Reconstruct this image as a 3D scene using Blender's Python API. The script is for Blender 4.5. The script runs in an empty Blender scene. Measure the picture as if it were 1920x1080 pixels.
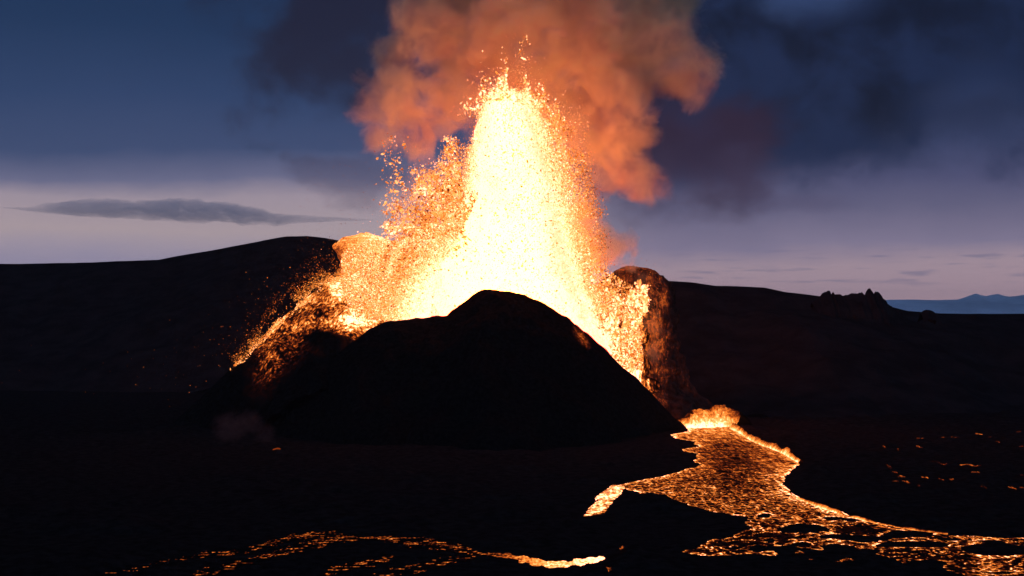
import bpy, math, random
import numpy as np
rng = np.random.default_rng(7)
random.seed(7)
S = bpy.context.scene
COL = S.collection
R = math.radians

# ------------------------------------------------------------------ camera
F = 2638.0                       # focal length in pixels of the 1920 px frame
EYE = 60.0                       # the photographer stands on a hill 60 m above the lava plain
PITCH = math.atan(50 / F)
cam = bpy.data.cameras.new('camera')
cam.sensor_width = 36.0
cam.lens = 36.0 * F / 1920.0
cam.clip_start = 1.0
cam.clip_end = 200000.0
camo = bpy.data.objects.new('camera', cam)
camo.location = (0, 0, EYE)
camo.rotation_euler = (R(90) + PITCH, 0, 0)
COL.objects.link(camo)
S.camera = camo

# ------------------------------------------------------------------ node helper
class NT:
    def __init__(s, tree):
        s.t = tree; s.n = tree.nodes; s.n.clear()
    def node(s, kind, **kw):
        n = s.n.new(kind)
        for k, v in kw.items(): setattr(n, k, v)
        return n
    def put(s, sock, v):
        if isinstance(v, bpy.types.NodeSocket): s.t.links.new(v, sock)
        elif v is not None: sock.default_value = v
    def m(s, op, a, b=None, c=None, clamp=False):
        n = s.node('ShaderNodeMath', operation=op, use_clamp=clamp)
        for i, v in enumerate((a, b, c)): s.put(n.inputs[i], v)
        return n.outputs[0]
    def v(s, op, a, b=None, scale=None):
        n = s.node('ShaderNodeVectorMath', operation=op)
        s.put(n.inputs[0], a)
        if b is not None: s.put(n.inputs[1], b)
        if scale is not None: s.put(n.inputs['Scale'], scale)
        return n.outputs['Value'] if op in ('DISTANCE', 'LENGTH', 'DOT_PRODUCT') else n.outputs[0]
    def comb(s, x, y, z):
        n = s.node('ShaderNodeCombineXYZ')
        for i, q in enumerate((x, y, z)): s.put(n.inputs[i], q)
        return n.outputs[0]
    def sep(s, a):
        n = s.node('ShaderNodeSeparateXYZ'); s.put(n.inputs[0], a)
        return n.outputs
    def noise(s, vec, scale, detail=4, rough=.5, dist=0.0):
        n = s.node('ShaderNodeTexNoise')
        s.put(n.inputs['Vector'], vec); s.put(n.inputs['Scale'], scale)
        s.put(n.inputs['Detail'], detail); s.put(n.inputs['Roughness'], rough)
        s.put(n.inputs['Distortion'], dist)
        return n.outputs[0]
    def voro(s, vec, scale, feature='F1'):
        n = s.node('ShaderNodeTexVoronoi', feature=feature)
        s.put(n.inputs['Vector'], vec); s.put(n.inputs['Scale'], scale)
        return n.outputs['Distance']
    def step(s, x, lo, hi):                       # smoothstep
        n = s.node('ShaderNodeMapRange', interpolation_type='SMOOTHSTEP')
        s.put(n.inputs[0], x); s.put(n.inputs[1], lo); s.put(n.inputs[2], hi)
        return n.outputs[0]
    def ramp(s, x, stops, scale=1.0):
        n = s.node('ShaderNodeValToRGB'); s.put(n.inputs[0], x)
        e = n.color_ramp.elements
        while len(e) < len(stops): e.new(0.5)
        for i, (p, c) in enumerate(stops):
            e[i].position = p; e[i].color = (*[q / scale for q in c], 1)
        return n.outputs[0]
    def mix(s, f, a, b):
        n = s.node('ShaderNodeMix', data_type='RGBA')
        s.put(n.inputs[0], f)
        for i, q in ((6, a), (7, b)):
            s.put(n.inputs[i], (*q, 1) if isinstance(q, tuple) else q)
        return n.outputs[2]
    def attr(s, name):
        n = s.node('ShaderNodeAttribute'); n.attribute_name = name
        return n.outputs['Fac']

def lin(r, g, b):
    f = lambda c: c / 12.92 / 255 if c <= 10 else ((c / 255 + .055) / 1.055) ** 2.4
    return (f(r), f(g), f(b))

# ------------------------------------------------------------------ world: dusk sky
W = bpy.data.worlds.new('World'); S.world = W; W.use_nodes = True
t = NT(W.node_tree)
tc = t.node('ShaderNodeTexCoord')
d = t.sep(tc.outputs['Generated'])
az = t.m('MULTIPLY', t.m('ARCTAN2', d[0], d[1]), 180 / math.pi)          # degrees right of north
el = t.m('MULTIPLY', t.m('ARCSINE', d[2]), 180 / math.pi)                # degrees above the horizon
ae = t.comb(az, t.m('MULTIPLY', el, 2.2), 0)
n1 = t.noise(ae, .12, 4, .5)
n2 = t.noise(ae, .35, 6, .58, .1)
n3 = t.noise(t.comb(az, t.m('MULTIPLY', el, 1.2), 3.0), .30, 6, .55, .15)
c1 = t.m('SUBTRACT', n1, .5); c2 = t.m('SUBTRACT', n2, .5); c3 = t.m('SUBTRACT', n3, .5)
elw = t.m('ADD', el, t.m('ADD', t.m('MULTIPLY', c1, 1.2), t.m('MULTIPLY', c2, .5)))
elw = t.m('ADD', elw, t.m('MULTIPLY', az, -.012))
e01 = t.m('DIVIDE', elw, 15.0, clamp=True)
P15 = lambda py: max(0, (590 - py) / 46.04 / 15)
left = t.ramp(e01, [(0, lin(172, 152, 172)), (P15(520), lin(154, 147, 174)), (P15(475), lin(152, 144, 168)),
                    (P15(430), lin(172, 156, 163)), (P15(372), lin(158, 145, 159)), (P15(338), lin(104, 106, 137)),
                    (P15(280), lin(60, 75, 113)), (P15(180), lin(44, 64, 103)), (P15(60), lin(29, 52, 88)), (1, lin(21, 44, 78))])
right = t.ramp(e01, [(0, lin(188, 156, 164)), (P15(510), lin(170, 148, 160)), (P15(470), lin(132, 123, 149)),
                     (P15(400), lin(98, 96, 126)), (P15(345), lin(78, 80, 115)), (P15(280), lin(58, 68, 106)),
                     (P15(180), lin(48, 63, 103)), (1, lin(46, 66, 106))])
sky = t.mix(t.step(az, -3, 7), left, right)
def blob(u, v, su, sv, nz, amt):
    a = t.m('DIVIDE', t.m('SUBTRACT', az, u), su); b = t.m('DIVIDE', t.m('SUBTRACT', el, v), sv)
    r = t.m('SQRT', t.m('ADD', t.m('MULTIPLY', a, a), t.m('MULTIPLY', b, b)))
    return t.step(t.m('ADD', r, t.m('MULTIPLY', nz, amt)), 1.25, .35)
# the dark bank of cloud in the east, with the maroon fringe that hangs beside the plume
bank = t.m('MULTIPLY', t.step(t.m('ADD', el, t.m('ADD', t.m('MULTIPLY', c3, 5.5), t.m('MULTIPLY', az, -.04))), 4.2, 6.9), t.step(az, 1.0, 5.0))
hole = blob(12.2, 13.2, 2.6, 1.6, c3, 2.0)
hole2 = blob(18.5, 7.5, 2.6, 2.6, c3, 2.6)
bank = t.m('MULTIPLY', bank, t.m('SUBTRACT', 1, t.m('MAXIMUM', t.m('MULTIPLY', hole, .9), t.m('MULTIPLY', hole2, .4))))
bcol = t.mix(t.step(n3, .36, .64), lin(11, 19, 40), lin(25, 38, 70))
sky = t.mix(t.m('MULTIPLY', bank, .96), sky, bcol)
sky = t.mix(t.m('MULTIPLY', blob(7.6, 6.9, 4.2, 2.6, c3, 2.4), .74), sky, lin(50, 34, 56))
sky = t.mix(t.m('MULTIPLY', blob(11.6, 4.5, 2.0, .5, c3, 3.0), .3), sky, lin(68, 62, 92))
sky = t.mix(t.m('MULTIPLY', blob(-6.6, 13.0, 5.2, 5.4, c3, 2.6), .80), sky, lin(27, 23, 42))
sky = t.mix(t.m('MULTIPLY', blob(-6.6, 5.6, 2.4, .9, c3, 5.0), .38), sky, lin(62, 58, 84))
# thin streaks of stratus low over the horizon
n4 = t.noise(t.comb(az, t.m('MULTIPLY', el, 12), 0), .35, 5, .55)
stre = t.m('MULTIPLY', t.step(n4, .54, .66), t.m('MULTIPLY', t.step(el, .9, 1.5), t.step(el, 3.2, 2.2)))
sky = t.mix(t.m('MULTIPLY', t.m('MULTIPLY', stre, .45), t.step(az, 4, 8)), sky, lin(92, 98, 134))
# bright sky added behind the camera to light mountains and cloud; deep blue overhead
sky = t.mix(t.step(t.m('ABSOLUTE', az), 45, 100), sky, (.15, .25, .47))
sky = t.mix(t.step(el, 18, 60), sky, (.02, .04, .12))
nish = t.node('ShaderNodeTexSky', sky_type='NISHITA')
nish.sun_disc = False; nish.sun_elevation = R(-4.0); nish.sun_rotation = R(-35)
bg1 = t.node('ShaderNodeBackground'); t.put(bg1.inputs[0], nish.outputs[0]); bg1.inputs[1].default_value = .05
bg2 = t.node('ShaderNodeBackground'); t.put(bg2.inputs[0], sky); bg2.inputs[1].default_value = 1.0
add = t.node('ShaderNodeAddShader'); t.put(add.inputs[0], bg1.outputs[0]); t.put(add.inputs[1], bg2.outputs[0])
out = t.node('ShaderNodeOutputWorld'); t.put(out.inputs[0], add.outputs[0])

# ------------------------------------------------------------------ render settings
S.view_settings.view_transform = 'Standard'; S.view_settings.look = 'None'
S.view_settings.exposure = 0.0; S.view_settings.gamma = 1.0
S.render.engine = 'CYCLES'
cy = S.cycles
cy.use_denoising = True
cy.max_bounces = 5; cy.diffuse_bounces = 2; cy.glossy_bounces = 1; cy.transmission_bounces = 2
cy.volume_bounces = 3; cy.transparent_max_bounces = 8
cy.sample_clamp_indirect = 4.0
cy.volume_step_rate = 1.0; cy.volume_max_steps = 256

# ------------------------------------------------------------------ geometry helpers
cp, sp = math.cos(PITCH), math.sin(PITCH)
def ray(px, py):
    px = np.asarray(px, float); py = np.asarray(py, float)
    a = (px - 960) / F; b = (540 - py) / F
    return a, cp - b * sp, sp + b * cp
def at(px, py, Y):                       # the point a sight line meets at depth Y
    a, b, c = ray(px, py); k = np.asarray(Y, float) / b
    return a * k, b * k, EYE + c * k
def ground_at(px, py, z=0.0):
    a, b, c = ray(px, py); k = (z - EYE) / c
    return a * k, b * k
def pix(x, y, z):                        # where a point lands in the photograph, used to author masks
    dz = z - EYE; f = y * cp + dz * sp; u = -y * sp + dz * cp
    return 960 + F * x / f, 540 - F * u / f

def _h(ix, iy, iz, seed):
    n = (ix * 374761393 + iy * 668265263 + iz * 2147483647 + seed * 974634777) & 0xFFFFFFFF
    n = ((n ^ (n >> 13)) * 1274126177) & 0xFFFFFFFF
    n = ((n ^ (n >> 16)) * 2246822519) & 0xFFFFFFFF
    return ((n ^ (n >> 15)) & 0xFFFFFF) / float(0xFFFFFF)
def vnoise(x, y, z=None, seed=0):
    x = np.asarray(x, float); y = np.asarray(y, float)
    z = np.zeros_like(x) if z is None else np.asarray(z, float)
    x0 = np.floor(x).astype(np.int64); y0 = np.floor(y).astype(np.int64); z0 = np.floor(z).astype(np.int64)
    fx = x - x0; fy = y - y0; fz = z - z0
    q = lambda f: f * f * f * (f * (f * 6 - 15) + 10)
    u, v, w = q(fx), q(fy), q(fz)
    r = 0
    for dx in (0, 1):
        for dy in (0, 1):
            for dz in (0, 1):
                k = (u if dx else 1 - u) * (v if dy else 1 - v) * (w if dz else 1 - w)
                r = r + k * _h(x0 + dx, y0 + dy, z0 + dz, seed)
    return r * 2 - 1
def fbm(x, y, z=None, oct=5, seed=0, gain=.5):
    a, s, f = 1.0, 0, 1.0
    for i in range(oct):
        s = s + a * vnoise(x * f, y * f, None if z is None else z * f, seed + i * 17)
        a *= gain; f *= 2.03
    return s
def sstep(x, a, b):
    k = np.clip((x - a) / (b - a), 0, 1); return k * k * (3 - 2 * k)

def mesh_obj(name, V, Fc, mat, parent=None, attrs=None, smooth=True):
    V = np.ascontiguousarray(V, dtype=np.float32); Fc = np.ascontiguousarray(Fc, dtype=np.int32)
    me = bpy.data.meshes.new(name)
    k = Fc.shape[1]
    me.vertices.add(len(V)); me.vertices.foreach_set('co', V.ravel())
    me.loops.add(Fc.size); me.loops.foreach_set('vertex_index', Fc.ravel())
    me.polygons.add(len(Fc)); me.polygons.foreach_set('loop_start', np.arange(0, Fc.size, k, dtype=np.int32))
    me.update(calc_edges=True); me.validate()
    me.polygons.foreach_set('use_smooth', np.full(len(me.polygons), smooth))
    for an, av in (attrs or {}).items():
        at_ = me.attributes.new(an, 'FLOAT', 'POINT'); at_.data.foreach_set('value', np.ascontiguousarray(av, dtype=np.float32).ravel())
    me.materials.append(mat)
    o = bpy.data.objects.new(name, me); COL.objects.link(o)
    if parent is not None: o.parent = parent
    return o
def grid_faces(nu, nv, wrap=False):      # vertex index = i * nv + j
    i = np.arange(nu - 1)[:, None]; j = np.arange(nv if wrap else nv - 1)[None, :]
    j2 = (j + 1) % nv
    return np.stack([i * nv + j, (i + 1) * nv + j, (i + 1) * nv + j2, i * nv + j2], -1).reshape(-1, 4)
def keep(V, Fc, vmask, attrs=None):      # drop faces whose four corners are all outside the mask
    Fc = Fc[vmask[Fc].any(1)]
    u, inv = np.unique(Fc, return_inverse=True)
    return V[u], inv.reshape(Fc.shape), {k: a[u] for k, a in (attrs or {}).items()}
def tag(o, label=None, cat=None, group=None, kind=None):
    if label: o['label'] = label
    if cat: o['category'] = cat
    if group: o['group'] = group
    if kind: o['kind'] = kind
    return o
def empty(name, loc=(0, 0, 0)):
    o = bpy.data.objects.new(name, None); o.location = loc; COL.objects.link(o); return o
def seg_dist(x, y, pts, closed=True):
    best = np.full(x.shape, 1e9); n = len(pts)
    for i in range(n if closed else n - 1):
        ax, ay = pts[i]; bx, by = pts[(i + 1) % n]
        dx, dy = bx - ax, by - ay; L = dx * dx + dy * dy + 1e-9
        k = np.clip(((x - ax) * dx + (y - ay) * dy) / L, 0, 1)
        best = np.minimum(best, np.hypot(x - ax - k * dx, y - ay - k * dy))
    return best
def inside(x, y, pts):
    r = np.zeros(x.shape, bool); n = len(pts)
    for i in range(n):
        ax, ay = pts[i]; bx, by = pts[(i + 1) % n]
        if ay == by: continue
        c = ((ay > y) != (by > y)) & (x < (bx - ax) * (y - ay) / (by - ay) + ax)
        r ^= c
    return r

# ------------------------------------------------------------------ materials
LAVA = [(0, (0, 0, 0)), (.18, (.018, .0022, .0006)), (.34, (.13, .017, .003)), (.5, (.56, .10, .011)),
        (.64, (1.05, .25, .03)), (.78, (1.7, .57, .12)), (.9, (2.8, .98, .42)), (1, (5.5, 1.7, .92))]
def lava_out(t, heat):
    c = t.ramp(heat, LAVA, 5.5)
    return c
def basalt(name, dark=(.010, .009, .009), lite=(.030, .027, .026), scale=.15, hot=None, bump=.6, dist=1.0, vert=1.0):
    m = bpy.data.materials.new(name); m.use_nodes = True; t = NT(m.node_tree)
    tc = t.node('ShaderNodeTexCoord'); o = tc.outputs['Object']
    n = t.noise(o, scale, 8, .62)
    n2 = t.noise(o, scale * 6, 6, .6)
    b = t.node('ShaderNodeBsdfPrincipled')
    t.put(b.inputs['Base Color'], t.mix(t.step(n, .3, .7), dark, lite))
    b.inputs['Roughness'].default_value = .92
    b.inputs['Specular IOR Level'].default_value = 0.0
    bp = t.node('ShaderNodeBump'); bp.inputs['Strength'].default_value = bump; bp.inputs['Distance'].default_value = dist
    t.put(bp.inputs['Height'], t.m('ADD', n, t.m('MULTIPLY', n2, .5)))
    t.put(b.inputs['Normal'], bp.outputs[0])
    if hot:
        h = t.attr('molten')
        if vert != 1.0: o = t.v('MULTIPLY', o, (1, 1, vert))
        g = t.noise(o, hot, 4, .68)
        g2 = t.noise(o, hot * .22, 4, .6, .6)
        x = t.m('ADD', h, t.m('ADD', t.m('MULTIPLY', t.m('SUBTRACT', g, .5), 1.1), t.m('MULTIPLY', t.m('SUBTRACT', g2, .5), .8)))
        x = t.m('MULTIPLY', x, t.step(h, .02, .2), clamp=True)
        t.put(b.inputs['Emission Color'], lava_out(t, x)); b.inputs['Emission Strength'].default_value = 5.5
        m.cycles.emission_sampling = 'NONE'
    out = t.node('ShaderNodeOutputMaterial'); t.put(out.inputs[0], b.outputs[0])
    return m
def lava_mat(name, sx, sy, sz, fine=1.0, amp=1.0, sampling='NONE', big=.5, detail=4, ripple=0):
    """molten rock: glows by the heat of the vertex, broken up by crust"""
    m = bpy.data.materials.new(name); m.use_nodes = True; t = NT(m.node_tree)
    tc = t.node('ShaderNodeTexCoord')
    o = t.v('MULTIPLY', tc.outputs['Object'], (sx, sy, sz))
    rp = t.noise(t.v('MULTIPLY', tc.outputs['Object'], (.24, .23, 1)), 1.0, 4, .58, .9) if ripple else None
    h = t.attr('molten')
    g = t.noise(o, fine, detail, .6, .3)
    g2 = t.noise(o, fine * .17, 4, .55, .8)
    x = t.m('ADD', h, t.m('ADD', t.m('MULTIPLY', t.m('SUBTRACT', g, .5), 1.3 * amp), t.m('MULTIPLY', t.m('SUBTRACT', g2, .5), big)), clamp=True)
    b = t.node('ShaderNodeBsdfPrincipled')
    if ripple:
        wv = t.v('ADD', t.v('MULTIPLY', tc.outputs['Object'], (.40, .26, 1)), t.v('SCALE', t.comb(rp, g, 0), scale=.9))
        ck = t.step(t.voro(wv, 1.0, 'DISTANCE_TO_EDGE'), .16, .0)
        pw = t.attr('plates')
        x = t.m('ADD', x, t.m('MULTIPLY', t.m('SUBTRACT', t.m('MULTIPLY', ck, .50), .20), pw), clamp=True)
        sk = t.noise(t.v('MULTIPLY', tc.outputs['Object'], (.8, .05, 1)), 1.0, 4, .6, .5)
        x = t.m('ADD', x, t.m('MULTIPLY', t.m('SUBTRACT', sk, .5), .9), clamp=True)
    if ripple: x = t.m('ADD', x, t.m('MULTIPLY', t.m('SUBTRACT', rp, .5), ripple), clamp=True)
    x = t.m('MULTIPLY', x, t.step(h, .0, .22))
    b.inputs['Base Color'].default_value = (.008, .007, .006, 1); b.inputs['Roughness'].default_value = .95; b.inputs['Specular IOR Level'].default_value = 0.0
    t.put(b.inputs['Emission Color'], lava_out(t, x)); b.inputs['Emission Strength'].default_value = 5.5
    out = t.node('ShaderNodeOutputMaterial'); t.put(out.inputs[0], b.outputs[0])
    m.cycles.emission_sampling = sampling
    return m
def spark_mat(name):
    m = bpy.data.materials.new(name); m.use_nodes = True; t = NT(m.node_tree)
    e = t.node('ShaderNodeEmission'); t.put(e.inputs[0], lava_out(t, t.attr('molten'))); e.inputs[1].default_value = 5.5
    out = t.node('ShaderNodeOutputMaterial'); t.put(out.inputs[0], e.outputs[0])
    m.cycles.emission_sampling = 'NONE'
    return m
M_ground = basalt('black_lava_field', (.008, .0062, .0056), (.024, .019, .017), scale=.3, bump=.8, dist=1.5)
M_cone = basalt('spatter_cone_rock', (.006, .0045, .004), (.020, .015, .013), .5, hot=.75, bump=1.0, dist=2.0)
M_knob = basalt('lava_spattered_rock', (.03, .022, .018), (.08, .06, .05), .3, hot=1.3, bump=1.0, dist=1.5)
M_wall = basalt('spatter_painted_glow', (.016, .011, .009), (.045, .032, .026), .3, hot=.75, bump=1.0, dist=1.5, vert=.35)  # hot spatter whose dull glow also stands in for fountain light
M_hill = basalt('hill_tuff', (.014, .010, .0095), (.026, .019, .018), .05, bump=.5, dist=4)
M_river = lava_mat('river_lava', 1.5, .34, 1, 1.0, 0.6, big=.55, detail=5, ripple=1.35)
M_thin = lava_mat('crusted_lava', 1.4, .5, 1, 1.0, .9, big=.6)
M_flow = lava_mat('flank_lava', .6, .6, .42, 1.0, 1.7, big=1.2)
M_fall = lava_mat('falling_lava', .85, .6, .16, 1.0, 1.9, big=.9)
M_bank = lava_mat('bank_lava', .8, .8, .5, 1.0, .7, big=.4)
M_spark = spark_mat('molten_spatter')

def core_mat():
    m = bpy.data.materials.new('fountain_core'); m.use_nodes = True; t = NT(m.node_tree)
    tc = t.node('ShaderNodeTexCoord'); o = tc.outputs['Object']
    g = t.noise(o, .85, 3, .6); g2 = t.noise(t.v('MULTIPLY', o, (1, 1, .4)), .09, 5, .6, .5)
    x = t.m('ADD', t.attr('molten'), t.m('ADD', t.m('MULTIPLY', t.m('SUBTRACT', g, .5), 1.1), t.m('MULTIPLY', t.m('SUBTRACT', g2, .5), 1.0)), clamp=True)
    c = t.ramp(x, [(0, (5, .60, .19)), (.35, (9, .93, .44)), (.62, (15, 1.25, .82)), (1, (20, 6.2, .99))], 20)
    e = t.node('ShaderNodeEmission'); t.put(e.inputs[0], c); e.inputs[1].default_value = 20
    out = t.node('ShaderNodeOutputMaterial'); t.put(out.inputs[0], e.outputs[0])
    m.cycles.emission_sampling = 'FRONT'
    return m
M_core = core_mat()

# ------------------------------------------------------------------ lava channels (traced on the plain)
RIVER = [(1288, 796), (1340, 792), (1378, 797), (1400, 820), (1430, 833), (1470, 849), (1502, 867), (1490, 879), (1471, 893), (1468, 905), (1476, 918),
         (1502, 935), (1550, 954), (1600, 970), (1680, 987), (1750, 999), (1850, 1006), (1930, 1011), (2060, 1018), (2060, 1100), (1850, 1088),
         (1740, 1063), (1690, 1060), (1640, 1046), (1580, 1054), (1520, 1050), (1400, 1036), (1330, 1043), (1278, 1034), (1300, 1025), (1370, 1006), (1412, 990),
         (1396, 980), (1402, 968), (1345, 961), (1300, 953), (1262, 944), (1216, 930), (1172, 917), (1150, 912), (1176, 906), (1240, 894), (1290, 880),
         (1316, 872), (1302, 866), (1312, 850), (1282, 847), (1280, 842), (1310, 837), (1302, 828), (1266, 821), (1258, 815), (1292, 809)]
CHUTE_SIDE = [(1150, 913), (1155, 915), (1140, 925), (1124, 936), (1116, 941), (1122, 932), (1136, 922)]
CHUTE = [(1150, 911), (1168, 913), (1160, 930), (1148, 950), (1128, 964), (1098, 969), (1108, 955), (1126, 936)]
ISLES = [(1508, 992, 48, 12), (1435, 967, 16, 5), (1586, 974, 36, 6), (1708, 1001, 50, 9), (1628, 1009, 53, 9), (1577, 1027, 36, 11), (1714, 1022, 70, 9),
         (1862, 1031, 64, 15), (1748, 1057, 36, 9), (1442, 1012, 12, 5), (1500, 1022, 22, 6), (1780, 1012, 26, 4),
         (1430, 1030, 30, 7), (1370, 1028, 22, 4), (1690, 986, 20, 3), (1330, 966, 40, 5), (1400, 976, 20, 3), (1640, 1050, 22, 5), (1870, 1073, 40, 4)]
FRONT = [  # crusted flow along the bottom of the frame: (px, py, half width in px)
    [(1129, 1047, 2.5), (1110, 1051, 6), (1085, 1055, 6), (1060, 1059, 5.5), (1030, 1060, 5.5), (1005, 1055, 7), (980, 1049, 6), (950, 1043, 5), (915, 1041, 5),
     (885, 1038, 5), (860, 1028, 5), (835, 1023, 5), (800, 1017, 5), (765, 1014, 5), (730, 1010, 5), (700, 1009, 3), (660, 1011, 4), (620, 1006, 6), (580, 1006, 7), (545, 1010, 6),
     (510, 1020, 5), (470, 1030, 4), (430, 1036, 4), (385, 1040, 4), (340, 1047, 3), (300, 1056, 3), (260, 1065, 3), (200, 1078, 3)],
    [(640, 1012, 5), (600, 1020, 7), (560, 1027, 7), (530, 1034, 6), (500, 1044, 5), (470, 1053, 4), (440, 1060, 5), (415, 1068, 5), (380, 1073, 4), (375, 1084, 5)],
    [(900, 1042, 4), (860, 1050, 5), (820, 1058, 5), (780, 1066, 6), (740, 1074, 5), (690, 1082, 4)],
    [(720, 1052, 5), (690, 1058, 6), (660, 1062, 6), (630, 1068, 5)],
    [(740, 1014, 4), (780, 1021, 4), (830, 1030, 4), (870, 1034, 4)]]
def to_ground(pts): return [tuple(map(float, ground_at(p[0], p[1]))) for p in pts]
river_g = to_ground(RIVER); chute_g = to_ground(CHUTE); side_g = to_ground(CHUTE_SIDE)
front_g = [([tuple(map(float, ground_at(a, b))) for a, b, w in L], L) for L in FRONT]
def river_depth(x, y):                   # metres inside the channel (negative: on the bank); islands of cold crust count as bank
    D = seg_dist(x, y, river_g); D = np.where(inside(x, y, river_g), D, -D)
    w = fbm(x * .22, y * .09, oct=4, seed=3)
    D = D + w * 1.0 + .55 * fbm(x * .7, y * .28, oct=3, seed=4)
    px, py = pix(x, y, np.zeros_like(x))
    wx = px + 9 * fbm(x * .16, y * .06, oct=3, seed=11); wy = py + 2.6 * fbm(x * .16, y * .06, oct=3, seed=23)
    for cx, cy_, rx, ry in ISLES:
        q = np.sqrt(((wx - cx) / rx) ** 2 + ((wy - cy_) / (ry * .82)) ** 2)
        D = np.minimum(D, (q - 1.0) * (2.0 + .08 * rx))
    low = sstep(py, 985, 1030)           # downstream the crust closes over
    fx = x * .55 + y * .24; fy = y * .24 - x * .1          # the flow bends to the right here
    m = fbm(fx * .12 + 5, fy * .30, oct=5, seed=31, gain=.55)
    D = D - low * np.clip(m - .26, 0, 1) * 12
    return D
def chute_depth(x, y):
    D = seg_dist(x, y, chute_g); D = np.where(inside(x, y, chute_g), D, -D)
    E = seg_dist(x, y, side_g); D = np.maximum(D, np.where(inside(x, y, side_g), E, -E)); return D + .25 * fbm(x * .5, y * .2, oct=3, seed=5)
def front_depth(x, y):
    best = np.full(x.shape, -9.0)
    for g, L in front_g:
        for i in range(len(g) - 1):
            (ax, ay), (bx, by) = g[i], g[i + 1]
            dx, dy = bx - ax, by - ay; l2 = dx * dx + dy * dy
            k = np.clip(((x - ax) * dx + (y - ay) * dy) / l2, 0, 1)
            hw = (L[i][2] * (1 - k) + L[i + 1][2] * k) * 355 / F * (2.6 if L[i][0] < 900 else 1.5)
            # the flow lies along the plain: its width is measured across the sheet, foreshortened lengthwise
            q = np.hypot((x - ax - k * dx), (y - ay - k * dy) / 3.0)
            best = np.maximum(best, hw - q)
    px = 960 + F * x / np.maximum(y, 1)
    cold = sstep(px, 1010, 880)
    best = best + cold * (.9 * fbm(x * .45, y * .2, oct=4, seed=51, gain=.6) - .25) + (1 - cold) * .35 * fbm(x * .5, y * .2, oct=3, seed=52)
    return best

def terrain(x, y):
    """height of the lava plain: rough ground that drops into the channels"""
    n = fbm(x * .035, y * .035, oct=5, seed=41) * 1.3 + .5 + fbm(x * .25, y * .25, oct=3, seed=47) * .35
    near = (np.abs(x) < 420) & (y > 250) & (y < 900)
    far = sstep(np.hypot(x, y - 500), 380, 700)
    n = n * (1 - .6 * far) - .2
    z = n.copy()
    if near.any():
        xx, yy = x[near], y[near]
        D = np.maximum(np.maximum(river_depth(xx, yy), chute_depth(xx, yy)), front_depth(xx, yy))
        k = sstep(D, .4, -7)
        z[near] = np.where(D > 0, -.8 * sstep(D, 0, 1.5), .05) * (1 - k) + np.maximum(n[near] + .25, .1) * k
    # hump of older lava between the chute and the river
    hx, hy = ground_at(1215, 950)
    if near.any():                       # islands and low crust barely stand out of the flow
        ins = np.zeros(z.shape, bool); ins[near] = inside(xx, yy, river_g); z = np.where(ins & (z > 0), z * .22, z)
    z = z + 3.2 * np.exp(-((x - hx) / 11) ** 2 - ((y - hy) / 16) ** 2) * (z > 0)
    return z

# ------------------------------------------------------------------ ground
def stretch(lo, hi, step, far_lo, far_hi, g=1.25):
    a = list(np.arange(lo, hi + step, step)); s = step
    while a[-1] < far_hi: s *= g; a.append(a[-1] + s)
    s = step
    while a[0] > far_lo: s *= g; a.insert(0, a[0] - s)
    return np.array(a)
gx = stretch(-150, 190, 1.1, -34000, 34000, 1.22)
gy = stretch(305, 800, 1.8, -3000, 34000, 1.2)
X, Y = np.meshgrid(gx, gy, indexing='ij')
Z = terrain(X, Y)
Z = np.where(np.hypot(X, Y) > 3000, 0.0, Z)
Z = np.where((Y < 120) & (np.abs(X) < 3000), Z - 0, Z)
tag(mesh_obj('ground', np.stack([X, Y, Z], -1).reshape(-1, 3), grid_faces(len(gx), len(gy)), M_ground), kind='structure')

# ------------------------------------------------------------------ hills, mountains
def ridge(name, table, Yr, mat, front, back, depth, amp, nscale, nu, nv, parent=None, seed=0, rough_top=.15, round_=4.0, heat=None, cut=-6, jag=0):
    """a ridge whose crest follows table (px, py) at depth Yr(px)"""
    tp = np.array(table, float)
    px = np.linspace(tp[0, 0], tp[-1, 0], nu); py = np.interp(px, tp[:, 0], tp[:, 1])
    Yc = Yr(px) if callable(Yr) else np.full(nu, float(Yr))
    cx, cyy, cz = at(px, py, Yc)
    s = np.linspace(-1, 1, nv); s = np.sign(s) * np.abs(s) ** 1.6
    XX = np.repeat(cx[:, None], nv, 1); off = s[None, :] * depth
    YY = Yc[:, None] + off
    XX = XX * (1 + 0 * off)
    dd = np.sqrt(off ** 2 + round_ ** 2) - round_
    ZZ = cz[:, None] - np.where(off < 0, front, back) * dd
    nz = fbm(XX * nscale, YY * nscale, oct=6, seed=seed)
    w = rough_top + (1 - rough_top) * sstep(np.abs(off), 0, depth * .25)
    ZZ = ZZ + nz * amp * w
    if jag: ZZ = ZZ + jag * fbm(XX * nscale * 4, YY * nscale * 4, oct=3, seed=seed + 5)
    V = np.stack([XX, YY, ZZ], -1).reshape(-1, 3)
    Fc = grid_faces(nu, nv); A = {}
    if heat is not None: A['molten'] = heat(V)
    V, Fc, A = keep(V, Fc, V[:, 2] > cut, A)
    return mesh_obj(name, V, Fc, mat, parent, A)
LEFT_HILL = [(-700, 530), (-400, 505), (-200, 497), (0, 495), (100, 493), (200, 491), (300, 488), (330, 482), (400, 470), (460, 459), (500, 451), (540, 445), (575, 443), (610, 446),
             (650, 453), (720, 463), (800, 478), (900, 500), (1020, 540), (1100, 580)]
RIGHT_HILL = [(900, 600), (1000, 560), (1100, 535), (1200, 527), (1250, 527), (1300, 530), (1340, 537), (1380, 537), (1430, 539), (1470, 548), (1545, 557), (1600, 561), (1660, 572), (1700, 583),
              (1760, 588), (1850, 589), (1920, 588), (2100, 586), (2400, 580)]
tag(ridge('hill', LEFT_HILL, 1500, M_hill, .34, .4, 420, 7, .012, 420, 90, seed=61, rough_top=.10, round_=30), kind='structure')
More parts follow.
